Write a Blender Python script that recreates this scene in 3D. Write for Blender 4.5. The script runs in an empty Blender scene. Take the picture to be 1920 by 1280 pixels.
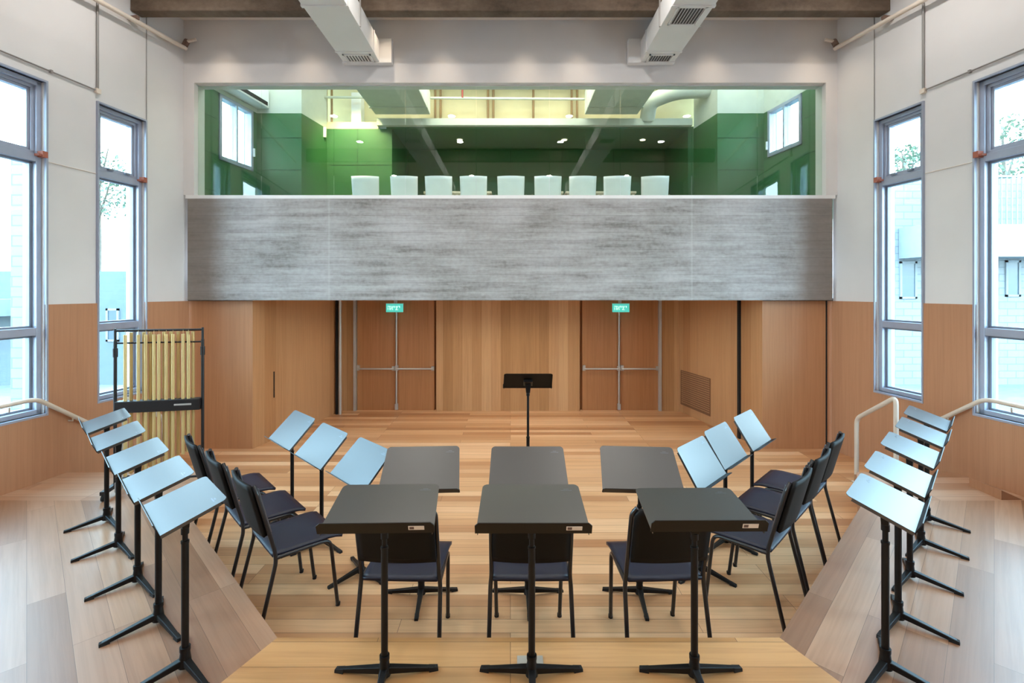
import bpy, bmesh, math, random
from mathutils import Vector, Matrix
R = math.radians
random.seed(7)
scene = bpy.context.scene
COL = scene.collection
F, CX, CY, H = 907.0, 957.0, 545.0, 2.12     # focal length in pixels, vanishing point, eye height
ZT = 0.27                                     # height of the raised tier

def at(px, py, d):                            # a pixel seen at distance d
    return Vector(((px - CX) * d / F, d, H - (py - CY) * d / F))
def fl(px, py, z=0.0):                        # a pixel on the horizontal plane z
    d = F * (H - z) / (py - CY)
    return Vector(((px - CX) * d / F, d, z))

# ------------------------------------------------------------------ materials
def lin(c):
    return tuple(((v / 255) / 12.92 if v / 255 <= 0.04045 else ((v / 255 + 0.055) / 1.055) ** 2.4) for v in c) + (1.0,)
def newmat(name):
    m = bpy.data.materials.new(name); m.use_nodes = True
    nt = m.node_tree
    return m, nt, nt.nodes['Principled BSDF']
def setc(b, rgb, rough=0.5, metal=0.0, spec=0.5):
    b.inputs['Base Color'].default_value = lin(rgb)
    b.inputs['Roughness'].default_value = rough
    b.inputs['Metallic'].default_value = metal
    b.inputs['Specular IOR Level'].default_value = spec
def N(nt, typ, **kw):
    n = nt.nodes.new(typ)
    for k, v in kw.items(): setattr(n, k, v)
    return n
def math_node(nt, op, a, b=None, bv=0.5):
    n = N(nt, 'ShaderNodeMath', operation=op)
    nt.links.new(a, n.inputs[0])
    if b is not None: nt.links.new(b, n.inputs[1])
    else: n.inputs[1].default_value = bv
    return n.outputs[0]
def ramp(nt, fac, stops):
    n = N(nt, 'ShaderNodeValToRGB')
    cr = n.color_ramp
    while len(cr.elements) < len(stops): cr.elements.new(0.5)
    for e, (p, c) in zip(cr.elements, stops):
        e.position = p; e.color = lin(c)
    nt.links.new(fac, n.inputs['Fac'])
    return n.outputs['Color']
def mixc(nt, fac, a, b, blend='MIX'):
    n = N(nt, 'ShaderNodeMix', data_type='RGBA', blend_type=blend)
    if isinstance(fac, float): n.inputs[0].default_value = fac
    else: nt.links.new(fac, n.inputs[0])
    for s, v in ((6, a), (7, b)):
        if isinstance(v, tuple): n.inputs[s].default_value = v
        else: nt.links.new(v, n.inputs[s])
    return n.outputs[2]
def plain(name, rgb, rough=0.5, metal=0.0, spec=0.5, var=0.05, scale=6.0):
    """painted or moulded surface with a faint mottling"""
    m, nt, b = newmat(name)
    setc(b, rgb, rough, metal, spec)
    if var:
        tc = N(nt, 'ShaderNodeTexCoord')
        nz = N(nt, 'ShaderNodeTexNoise'); nz.inputs['Scale'].default_value = scale; nz.inputs['Detail'].default_value = 4
        nt.links.new(tc.outputs['Object'], nz.inputs['Vector'])
        lo = tuple(int(v * (1 - var)) for v in rgb); hi = tuple(min(255, int(v * (1 + var))) for v in rgb)
        c = ramp(nt, nz.outputs['Fac'], [(0.3, lo), (0.7, hi)])
        nt.links.new(c, b.inputs['Base Color'])
    return m
def emit(name, rgb, strength):
    m, nt, b = newmat(name)
    setc(b, rgb, 0.5)
    b.inputs['Emission Color'].default_value = lin(rgb)
    b.inputs['Emission Strength'].default_value = strength
    return m
def wood(name, along, across, length, width, tones, rough=0.4, rot=0.0, gap=0.0015, grain=0.35, offset=0.37, spec=0.4, gapdark=0.55):
    """boards running along one object axis: every board its own tone, fine grain along it"""
    m, nt, b = newmat(name)
    tc = N(nt, 'ShaderNodeTexCoord')
    mp = N(nt, 'ShaderNodeMapping'); mp.inputs['Rotation'].default_value = (0, 0, rot)
    nt.links.new(tc.outputs['Object'], mp.inputs['Vector'])
    sp = N(nt, 'ShaderNodeSeparateXYZ'); nt.links.new(mp.outputs['Vector'], sp.inputs[0])
    cb = N(nt, 'ShaderNodeCombineXYZ')
    nt.links.new(sp.outputs[along], cb.inputs['X']); nt.links.new(sp.outputs[across], cb.inputs['Y'])
    br = N(nt, 'ShaderNodeTexBrick'); br.offset = offset; br.offset_frequency = 3; br.squash = 1.0
    br.inputs['Color1'].default_value = (0, 0, 0, 1); br.inputs['Color2'].default_value = (1, 1, 1, 1)
    br.inputs['Mortar'].default_value = (0.5, 0.5, 0.5, 1)
    br.inputs['Scale'].default_value = 1.0
    br.inputs['Brick Width'].default_value = length; br.inputs['Row Height'].default_value = width
    br.inputs['Mortar Size'].default_value = gap; br.inputs['Mortar Smooth'].default_value = 0.2
    nt.links.new(cb.outputs[0], br.inputs['Vector'])
    tone = ramp(nt, br.outputs['Color'], [((i + 0.5) / len(tones), t) for i, t in enumerate(tones)])
    # grain: coordinates stretched along the board and shifted per board
    sc = N(nt, 'ShaderNodeVectorMath', operation='MULTIPLY'); sc.inputs[1].default_value = (1.2, 38.0, 1.0)
    nt.links.new(cb.outputs[0], sc.inputs[0])
    sh = N(nt, 'ShaderNodeVectorMath', operation='SCALE'); sh.inputs['Scale'].default_value = 17.0
    nt.links.new(br.outputs['Color'], sh.inputs[0])
    ad = N(nt, 'ShaderNodeVectorMath', operation='ADD')
    nt.links.new(sc.outputs[0], ad.inputs[0]); nt.links.new(sh.outputs[0], ad.inputs[1])
    nz = N(nt, 'ShaderNodeTexNoise'); nz.inputs['Scale'].default_value = 1.0; nz.inputs['Detail'].default_value = 6; nz.inputs['Roughness'].default_value = 0.6
    nz.inputs['Distortion'].default_value = 0.6
    nt.links.new(ad.outputs[0], nz.inputs['Vector'])
    g = ramp(nt, nz.outputs['Fac'], [(0.28, (188, 172, 158)), (0.6, (255, 255, 255))])
    c = mixc(nt, grain, tone, g, 'MULTIPLY')
    dark = tuple(int(v * gapdark) for v in tones[0])
    c = mixc(nt, br.outputs['Fac'], c, lin(dark))
    nt.links.new(c, b.inputs['Base Color'])
    b.inputs['Roughness'].default_value = rough
    b.inputs['Specular IOR Level'].default_value = spec
    return m
def glass(name, tint=(235, 245, 243), ior=1.5, boost=1.0):
    m, nt, b = newmat(name)
    nt.nodes.remove(b)
    tr = N(nt, 'ShaderNodeBsdfTransparent'); tr.inputs['Color'].default_value = lin(tint)
    gl = N(nt, 'ShaderNodeBsdfGlossy'); gl.inputs['Roughness'].default_value = 0.0
    fr = N(nt, 'ShaderNodeFresnel'); fr.inputs['IOR'].default_value = ior
    ge = N(nt, 'ShaderNodeNewGeometry'); mr = N(nt, 'ShaderNodeMapRange')      # the same reflectance from both faces of the pane
    mr.inputs['To Min'].default_value = ior; mr.inputs['To Max'].default_value = 1 / ior
    nt.links.new(ge.outputs['Backfacing'], mr.inputs['Value']); nt.links.new(mr.outputs[0], fr.inputs['IOR'])
    f = math_node(nt, 'MULTIPLY', fr.outputs[0], bv=boost)
    mx = N(nt, 'ShaderNodeMixShader')
    nt.links.new(f, mx.inputs[0]); nt.links.new(tr.outputs[0], mx.inputs[1]); nt.links.new(gl.outputs[0], mx.inputs[2])
    nt.links.new(mx.outputs[0], nt.nodes['Material Output'].inputs['Surface'])
    return m
def concrete(name, light, mid, dark, sx=0.5, sz=9.0, edge=None, rough=0.8):
    """board-marked concrete: streaks along X, cloudy patches, darker plain ends"""
    m, nt, b = newmat(name)
    tc = N(nt, 'ShaderNodeTexCoord')
    mp = N(nt, 'ShaderNodeMapping'); mp.inputs['Scale'].default_value = (sx, 1.0, sz)
    nt.links.new(tc.outputs['Object'], mp.inputs['Vector'])
    n1 = N(nt, 'ShaderNodeTexNoise'); n1.inputs['Scale'].default_value = 1.6; n1.inputs['Detail'].default_value = 9; n1.inputs['Roughness'].default_value = 0.68
    nt.links.new(mp.outputs[0], n1.inputs['Vector'])
    n2 = N(nt, 'ShaderNodeTexNoise'); n2.inputs['Scale'].default_value = 1.3; n2.inputs['Detail'].default_value = 5
    nt.links.new(tc.outputs['Object'], n2.inputs['Vector'])
    n3 = N(nt, 'ShaderNodeTexNoise'); n3.inputs['Scale'].default_value = 22; n3.inputs['Detail'].default_value = 4
    nt.links.new(tc.outputs['Object'], n3.inputs['Vector'])
    s = math_node(nt, 'MULTIPLY', n1.outputs['Fac'], bv=0.55)
    s2 = math_node(nt, 'MULTIPLY', n2.outputs['Fac'], bv=0.3)
    s3 = math_node(nt, 'MULTIPLY', n3.outputs['Fac'], bv=0.15)
    t = math_node(nt, 'ADD', s, s2); t = math_node(nt, 'ADD', t, s3)
    c = ramp(nt, t, [(0.35, dark), (0.47, mid), (0.6, light)])
    if edge:
        sp = N(nt, 'ShaderNodeSeparateXYZ'); nt.links.new(tc.outputs['Object'], sp.inputs[0])
        ax = math_node(nt, 'ABSOLUTE', sp.outputs['X'])
        wob = math_node(nt, 'MULTIPLY', n2.outputs['Fac'], bv=0.45)
        ax = math_node(nt, 'ADD', ax, wob)
        k = N(nt, 'ShaderNodeMapRange'); k.inputs['From Min'].default_value = 3.95; k.inputs['From Max'].default_value = 4.2
        nt.links.new(ax, k.inputs['Value'])
        kk = math_node(nt, 'MULTIPLY', k.outputs[0], bv=0.75)
        c = mixc(nt, kk, c, lin(edge))
        # stains and dark board lines
        mp4 = N(nt, 'ShaderNodeMapping'); mp4.inputs['Scale'].default_value = (0.9, 1.0, 3.2); mp4.inputs['Location'].default_value = (3.1, 0, 1.7)
        nt.links.new(tc.outputs['Object'], mp4.inputs['Vector'])
        n4 = N(nt, 'ShaderNodeTexNoise'); n4.inputs['Scale'].default_value = 1.5; n4.inputs['Detail'].default_value = 8; n4.inputs['Roughness'].default_value = 0.7
        nt.links.new(mp4.outputs[0], n4.inputs['Vector'])
        k4 = N(nt, 'ShaderNodeMapRange'); k4.inputs['From Min'].default_value = 0.55; k4.inputs['From Max'].default_value = 0.72; k4.inputs['To Max'].default_value = 0.55
        nt.links.new(n4.outputs['Fac'], k4.inputs['Value'])
        c = mixc(nt, k4.outputs[0], c, lin((112, 108, 104)))
        zf = math_node(nt, 'MULTIPLY', sp.outputs['Z'], bv=9.0); zf = math_node(nt, 'FRACT', zf); zf = math_node(nt, 'LESS_THAN', zf, bv=0.07)
        zf2 = math_node(nt, 'MULTIPLY', zf, n4.outputs['Fac']); zf2 = math_node(nt, 'MULTIPLY', zf2, bv=0.6)
        c = mixc(nt, zf2, c, lin((104, 100, 97)))
        # pale vertical pour joints
        vx = math_node(nt, 'MULTIPLY', sp.outputs['X'], bv=1.0)
        v2 = math_node(nt, 'ADD', vx, bv=2.4); v2 = math_node(nt, 'ABSOLUTE', v2); v2 = math_node(nt, 'LESS_THAN', v2, bv=0.012)
        v3 = math_node(nt, 'ADD', vx, bv=-2.4); v3 = math_node(nt, 'ABSOLUTE', v3); v3 = math_node(nt, 'LESS_THAN', v3, bv=0.012)
        vv = math_node(nt, 'ADD', v2, v3); vv = math_node(nt, 'MULTIPLY', vv, bv=0.16)
        c = mixc(nt, vv, c, lin((200, 200, 200)))
    nt.links.new(c, b.inputs['Base Color'])
    b.inputs['Roughness'].default_value = rough
    bp = N(nt, 'ShaderNodeBump'); bp.inputs['Strength'].default_value = 0.25; bp.inputs['Distance'].default_value = 0.02
    nt.links.new(t, bp.inputs['Height']); nt.links.new(bp.outputs[0], b.inputs['Normal'])
    return m

M = {}
M['white_wall'] = plain('white_wall', (213, 211, 211), 0.8, var=0.02, scale=1.2)
M['white_paint'] = plain('white_paint', (226, 226, 226), 0.5, var=0.01)
M['ceiling'] = plain('ceiling_paint', (222, 214, 206), 0.8, var=0.02)
M['stage_floor'] = wood('stage_floor', 'X', 'Y', 1.9, 0.125, [(178, 128, 88), (202, 154, 110), (212, 166, 122), (224, 182, 140), (190, 140, 98)], 0.36)
M['tier_front'] = wood('tier_front_boards', 'X', 'Y', 1.9, 0.17, [(184, 134, 84), (204, 154, 102), (216, 170, 118), (198, 148, 96)], 0.36)
M['tier_left'] = wood('tier_left_boards', 'X', 'Y', 1.7, 0.17, [(142, 104, 78), (164, 124, 96), (178, 139, 110), (152, 113, 87), (170, 131, 104)], 0.38, rot=R(45), gap=0.001, gapdark=0.7)
M['tier_right'] = wood('tier_right_boards', 'X', 'Y', 1.7, 0.17, [(142, 104, 78), (164, 124, 96), (178, 139, 110), (152, 113, 87), (170, 131, 104)], 0.38, rot=R(-45), gap=0.001, gapdark=0.7)
M['tier_landing'] = wood('landing_boards', 'X', 'Y', 1.9, 0.15, [(166, 126, 98), (180, 142, 114), (188, 152, 126)], 0.36)
WT = [(148, 98, 62), (158, 107, 69), (166, 116, 78), (154, 102, 65)]
M['wainscot'] = wood('wainscot_veneer', 'Z', 'Y', 6.0, 0.42, [(176, 128, 96), (182, 134, 101), (178, 130, 98)], 0.5, gap=0.0006, grain=0.22, gapdark=0.85)
M['panel_x'] = wood('oak_panel_facing', 'Z', 'X', 6.0, 0.42, [(174, 124, 86), (186, 136, 98), (178, 128, 90)], 0.42, gap=0.0006, grain=0.25, gapdark=0.8)
M['boards_x'] = wood('oak_boards_back', 'Z', 'X', 6.0, 0.17, [(176, 130, 86), (188, 142, 98), (206, 162, 118), (182, 135, 90), (198, 152, 108)], 0.45, gap=0.0008, grain=0.35, gapdark=0.75)
M['boards_y'] = wood('oak_boards_side', 'Z', 'Y', 6.0, 0.21, [(176, 126, 84), (186, 138, 96), (194, 148, 106), (180, 130, 88)], 0.45, gap=0.0008, grain=0.3, gapdark=0.75)
M['door_wood'] = wood('door_veneer', 'Z', 'X', 6.0, 0.3, [(170, 116, 74), (180, 126, 82), (174, 120, 78)], 0.45, gap=0.0004, grain=0.35, gapdark=0.8)
M['concrete'] = concrete('board_marked_concrete', (172, 171, 172), (148, 146, 145), (100, 97, 94), sx=0.7, sz=6.5, edge=(122, 112, 104))
M['beam_concrete'] = concrete('brown_concrete', (112, 97, 82), (92, 77, 64), (62, 50, 40), sx=1.5, sz=3.0)
M['aluminium'] = plain('window_aluminium', (158, 166, 184), 0.4, 0.25, var=0.02)
M['aluminium_dark'] = plain('window_seal_grey', (120, 128, 142), 0.5, 0.2, var=0.02)
M['glass'] = glass('window_glass')
M['big_glass'] = glass('balcony_glass', (242, 248, 243), 1.5, 1.45)
M['steel'] = plain('brushed_steel', (186, 184, 182), 0.35, 0.45, var=0.02)
M['rail_paint'] = plain('rail_cream_paint', (205, 195, 182), 0.4, var=0.02)
M['pipe_paint'] = plain('pipe_cream_paint', (218, 206, 194), 0.5, var=0.02)
M['conduit'] = plain('grey_conduit', (140, 138, 136), 0.5, 0.2, var=0.02)
M['clamp'] = plain('pipe_clamp', (120, 96, 84), 0.6, var=0.03)
M['duct'] = plain('duct_white', (222, 221, 220), 0.45, var=0.01, scale=2)
M['grille_dark'] = plain('grille_shadow', (90, 90, 92), 0.6, var=0.02)
M['desk'] = plain('powder_coated_desk', (14, 11, 10), 0.38, 0.0, 0.5, var=0.04, scale=4)
M['desk'].node_tree.nodes['Principled BSDF'].inputs['IOR'].default_value = 1.95
M['stand_black'] = plain('stand_black', (8, 8, 10), 0.45, 0.0, 0.3, var=0.05)
M['stand_matt'] = plain('stand_matt_black', (9, 9, 10), 0.7, 0.0, 0.15, var=0.05)
M['sticker'] = plain('sticker_paper', (222, 214, 208), 0.6, var=0.02)
M['sticker_print'] = plain('sticker_print', (96, 76, 72), 0.6, var=0.02)
M['chair_shell'] = plain('chair_shell', (15, 20, 42), 0.45, 0.0, 0.5, var=0.06, scale=30)
M['chair_back'] = plain('chair_back_shell', (9, 9, 10), 0.6, 0.0, 0.25, var=0.05, scale=30)
M['chair_tube'] = plain('chair_tube', (22, 23, 27), 0.3, 0.0, 0.6, var=0.03)
M['chair_strip'] = plain('chair_edge_strip', (98, 100, 108), 0.3, 0.6, var=0.03)
M['rubber'] = plain('rubber', (14, 14, 15), 0.8, var=0.05)
M['brass'] = plain('chime_brass', (206, 182, 126), 0.35, 0.3, var=0.03)
M['chime_black'] = plain('chime_black', (20, 20, 24), 0.4, var=0.05)
M['green_paint'] = plain('green_paint', (44, 98, 52), 0.55, var=0.06, scale=0.8)
M['green_joint'] = plain('green_joint', (30, 74, 40), 0.7, var=0.03)
M['green_dark'] = plain('green_ceiling_paint', (46, 104, 54), 0.6, var=0.05, scale=0.8)
M['cream'] = plain('cream_plaster', (222, 208, 168), 0.8, var=0.02)
M['grey_plaster'] = plain('grey_plaster', (196, 200, 188), 0.8, var=0.02)
M['rust_pipe'] = plain('brown_pipe', (150, 118, 78), 0.6, var=0.04)
M['red_pipe'] = plain('red_pipe', (150, 40, 34), 0.5, var=0.03)
M['shell_white'] = plain('white_chair_shell', (238, 238, 238), 0.4, var=0.02)
M['seat_olive'] = plain('seat_upholstery', (118, 124, 92), 0.8, var=0.04)
M['table_cream'] = plain('table_laminate', (226, 212, 186), 0.45, var=0.02)
M['red_thing'] = plain('red_fabric', (120, 34, 24), 0.8, var=0.05)
M['rust_red'] = plain('rust_red_bracket', (158, 92, 72), 0.6, var=0.04)
M['black'] = plain('black_gap', (14, 12, 12), 0.9, var=0.02)
M['sign_green'] = emit('sign_green_light', (80, 205, 192), 0.7)
M['sign_mark'] = emit('sign_mark_light', (200, 245, 235), 0.95)
M['lamp'] = emit('lamp_lens', (255, 232, 200), 6.0)
M['lamp_ring'] = plain('lamp_ring', (232, 230, 226), 0.4, var=0.01)
M['blind'] = plain('frosted_window', (226, 238, 246), 0.6, var=0.01)
M['plate'] = plain('floor_plate', (176, 170, 160), 0.45, 0.1, var=0.03)
M['ext_white'] = plain('outside_render', (118, 122, 126), 0.9, var=0.03)
M['ext_grey'] = plain('outside_grey', (84, 92, 96), 0.9, var=0.03)
M['ext_glass'] = plain('outside_glass', (48, 66, 78), 0.3, var=0.03)
M['ground'] = plain('outside_paving', (104, 104, 102), 0.9, var=0.05)
M['leaf'] = plain('leaf', (84, 98, 80), 0.7, var=0.2, scale=5)
M['bark'] = plain('bark', (82, 72, 62), 0.9, var=0.1)
M['grille_wood'] = plain('perforated_wood', (128, 88, 60), 0.7, var=0.03)
def brickmat():
    m, nt, b = newmat('white_brick')
    tc = N(nt, 'ShaderNodeTexCoord'); sp = N(nt, 'ShaderNodeSeparateXYZ'); nt.links.new(tc.outputs['Object'], sp.inputs[0])
    cb = N(nt, 'ShaderNodeCombineXYZ')
    xy = math_node(nt, 'ADD', sp.outputs['X'], sp.outputs['Y'])
    nt.links.new(xy, cb.inputs['X']); nt.links.new(sp.outputs['Z'], cb.inputs['Y'])
    br = N(nt, 'ShaderNodeTexBrick'); br.inputs['Scale'].default_value = 1
    br.inputs['Brick Width'].default_value = 0.5; br.inputs['Row Height'].default_value = 0.2; br.inputs['Mortar Size'].default_value = 0.012
    br.inputs['Color1'].default_value = lin((112, 115, 118)); br.inputs['Color2'].default_value = lin((118, 120, 122)); br.inputs['Mortar'].default_value = lin((90, 96, 102))
    nt.links.new(cb.outputs[0], br.inputs['Vector']); nt.links.new(br.outputs['Color'], b.inputs['Base Color'])
    b.inputs['Roughness'].default_value = 0.9
    return m
M['brick'] = brickmat()

# ------------------------------------------------------------------ mesh helpers
class MB:
    """collects shapes; build() links them as ONE mesh object"""
    def __init__(s): s.v, s.f, s.sm = [], [], []
    def add(s, vs, fs, smooth=False):
        o = len(s.v); s.v += [tuple(v) for v in vs]
        for f in fs: s.f.append([o + i for i in f]); s.sm.append(smooth)
        return s
    def hexa(s, p):                       # 8 points: bottom 4 ccw, top 4 ccw
        return s.add(p, [(3, 2, 1, 0), (4, 5, 6, 7), (0, 1, 5, 4), (1, 2, 6, 5), (2, 3, 7, 6), (3, 0, 4, 7)])
    def box(s, a, b):
        x0, y0, z0 = (min(a[i], b[i]) for i in range(3)); x1, y1, z1 = (max(a[i], b[i]) for i in range(3))
        return s.hexa([(x0, y0, z0), (x1, y0, z0), (x1, y1, z0), (x0, y1, z0), (x0, y0, z1), (x1, y0, z1), (x1, y1, z1), (x0, y1, z1)])
    def obox(s, c, ax, ay, az, hx, hy, hz):
        c, ax, ay, az = Vector(c), Vector(ax) * hx, Vector(ay) * hy, Vector(az) * hz
        return s.hexa([c - ax - ay - az, c + ax - ay - az, c + ax + ay - az, c - ax + ay - az,
                       c - ax - ay + az, c + ax - ay + az, c + ax + ay + az, c - ax + ay + az])
    def prism(s, poly, off):              # polygon extruded by a vector
        n = len(poly); off = Vector(off); a = [Vector(p) for p in poly]; b = [p + off for p in a]
        fs = [tuple(range(n - 1, -1, -1)), tuple(range(n, 2 * n))]
        fs += [(i, (i + 1) % n, n + (i + 1) % n, n + i) for i in range(n)]
        return s.add(a + b, fs)
    def tube(s, pts, r, seg=10, cap=True, closed=False):
        pts = [Vector(p) for p in pts]; n = len(pts); rs = r if isinstance(r, (list, tuple)) else [r] * n
        rings, up = [], None
        for i, p in enumerate(pts):
            a = pts[max(i - 1, 0)]; b = pts[min(i + 1, n - 1)]
            t = (b - a).normalized()
            if up is None:
                up = Vector((0, 0, 1)) if abs(t.z) < 0.9 else Vector((1, 0, 0))
            u = (up - t * up.dot(t)).normalized(); w = t.cross(u); up = u
            rings.append([p + (u * math.cos(2 * math.pi * k / seg) + w * math.sin(2 * math.pi * k / seg)) * rs[i] for k in range(seg)])
        vs = [q for rg in rings for q in rg]
        fs = [(i * seg + k, i * seg + (k + 1) % seg, (i + 1) * seg + (k + 1) % seg, (i + 1) * seg + k) for i in range(n - 1) for k in range(seg)]
        s.add(vs, fs, True)
        if cap:
            s.add(rings[0], [tuple(range(seg - 1, -1, -1))]); s.add(rings[-1], [tuple(range(seg))])
        return s
    def disc(s, c, r, h, seg=20): return s.tube([Vector(c), Vector(c) + Vector((0, 0, h))], r, seg)
    def grid(s, fn, nu, nv, th):          # a curved shell: fn(u,v)->point, thickened along its normal
        P = [[Vector(fn(i / nu, j / nv)) for j in range(nv + 1)] for i in range(nu + 1)]
        def nrm(i, j):
            a = P[min(i + 1, nu)][j] - P[max(i - 1, 0)][j]; b = P[i][min(j + 1, nv)] - P[i][max(j - 1, 0)]
            return a.cross(b).normalized()
        top = [P[i][j] for i in range(nu + 1) for j in range(nv + 1)]
        bot = [P[i][j] - nrm(i, j) * th for i in range(nu + 1) for j in range(nv + 1)]
        k = lambda i, j: i * (nv + 1) + j
        n = len(top); fs = []
        for i in range(nu):
            for j in range(nv):
                fs.append((k(i, j), k(i + 1, j), k(i + 1, j + 1), k(i, j + 1)))
                fs.append((n + k(i, j + 1), n + k(i + 1, j + 1), n + k(i + 1, j), n + k(i, j)))
        for i in range(nu):
            fs.append((k(i + 1, 0), k(i, 0), n + k(i, 0), n + k(i + 1, 0))); fs.append((k(i, nv), k(i + 1, nv), n + k(i + 1, nv), n + k(i, nv)))
        for j in range(nv):
            fs.append((k(0, j), k(0, j + 1), n + k(0, j + 1), n + k(0, j))); fs.append((k(nu, j + 1), k(nu, j), n + k(nu, j), n + k(nu, j + 1)))
        return s.add(top + bot, fs, True)
    def xf(s, mat): s.v = [tuple(mat @ Vector(v)) for v in s.v]; return s
    def build(s, name, mat, parent=None, bevel=0.0, origin=None, sharp=True):
        me = bpy.data.meshes.new(name)
        o0 = Vector(origin) if origin else None
        me.from_pydata([tuple(Vector(v) - o0) for v in s.v] if o0 else s.v, [], s.f)
        bm = bmesh.new(); bm.from_mesh(me); bmesh.ops.recalc_face_normals(bm, faces=bm.faces)
        bm.to_mesh(me); bm.free()
        for p, sm in zip(me.polygons, s.sm): p.use_smooth = sm
        me.materials.append(M[mat] if isinstance(mat, str) else mat)
        o = bpy.data.objects.new(name, me); COL.objects.link(o)
        if o0: o.location = o0
        if parent: o.parent = parent
        if bevel:
            b = o.modifiers.new('bevel', 'BEVEL'); b.width = bevel; b.segments = 2; b.limit_method = 'ANGLE'; b.angle_limit = R(40)
        return o
def round_path(pts, r, n=5):
    """round the inner corners of a polyline"""
    pts = [Vector(p) for p in pts]; out = [pts[0]]
    for a, b, c in zip(pts, pts[1:], pts[2:]):
        u, w = (a - b), (c - b); k = min(r, u.length * 0.45, w.length * 0.45)
        p, q = b + u.normalized() * k, b + w.normalized() * k
        out += [p * (1 - t) ** 2 + b * 2 * t * (1 - t) + q * t * t for t in [i / n for i in range(n + 1)]]
    return out + [pts[-1]]
def tag(o, label, cat, group=None):
    o['label'] = label; o['category'] = cat
    if group: o['group'] = group
    return o
def struct(o): o['kind'] = 'structure'; return o
def empty(name, loc=(0, 0, 0), rz=0.0):
    o = bpy.data.objects.new(name, None); COL.objects.link(o); o.empty_display_size = 0.1
    o.location = loc; o.rotation_euler = (0, 0, rz); return o
def thing(name, label, cat, loc=(0, 0, 0), rz=0.0, group=None): return tag(empty(name, loc, rz), label, cat, group)
CH = {}
def reg(root):                             # remember the tree below a root, so copies need no search
    kids = [o for o in COL.objects if o.parent == root]
    CH[root.name] = kids
    for k in kids: reg(k)
def copy_tree(o, parent=None):
    c = o.copy(); COL.objects.link(c)
    if parent: c.parent = parent
    for k in CH.get(o.name, ()): copy_tree(k, c)
    return c

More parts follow.
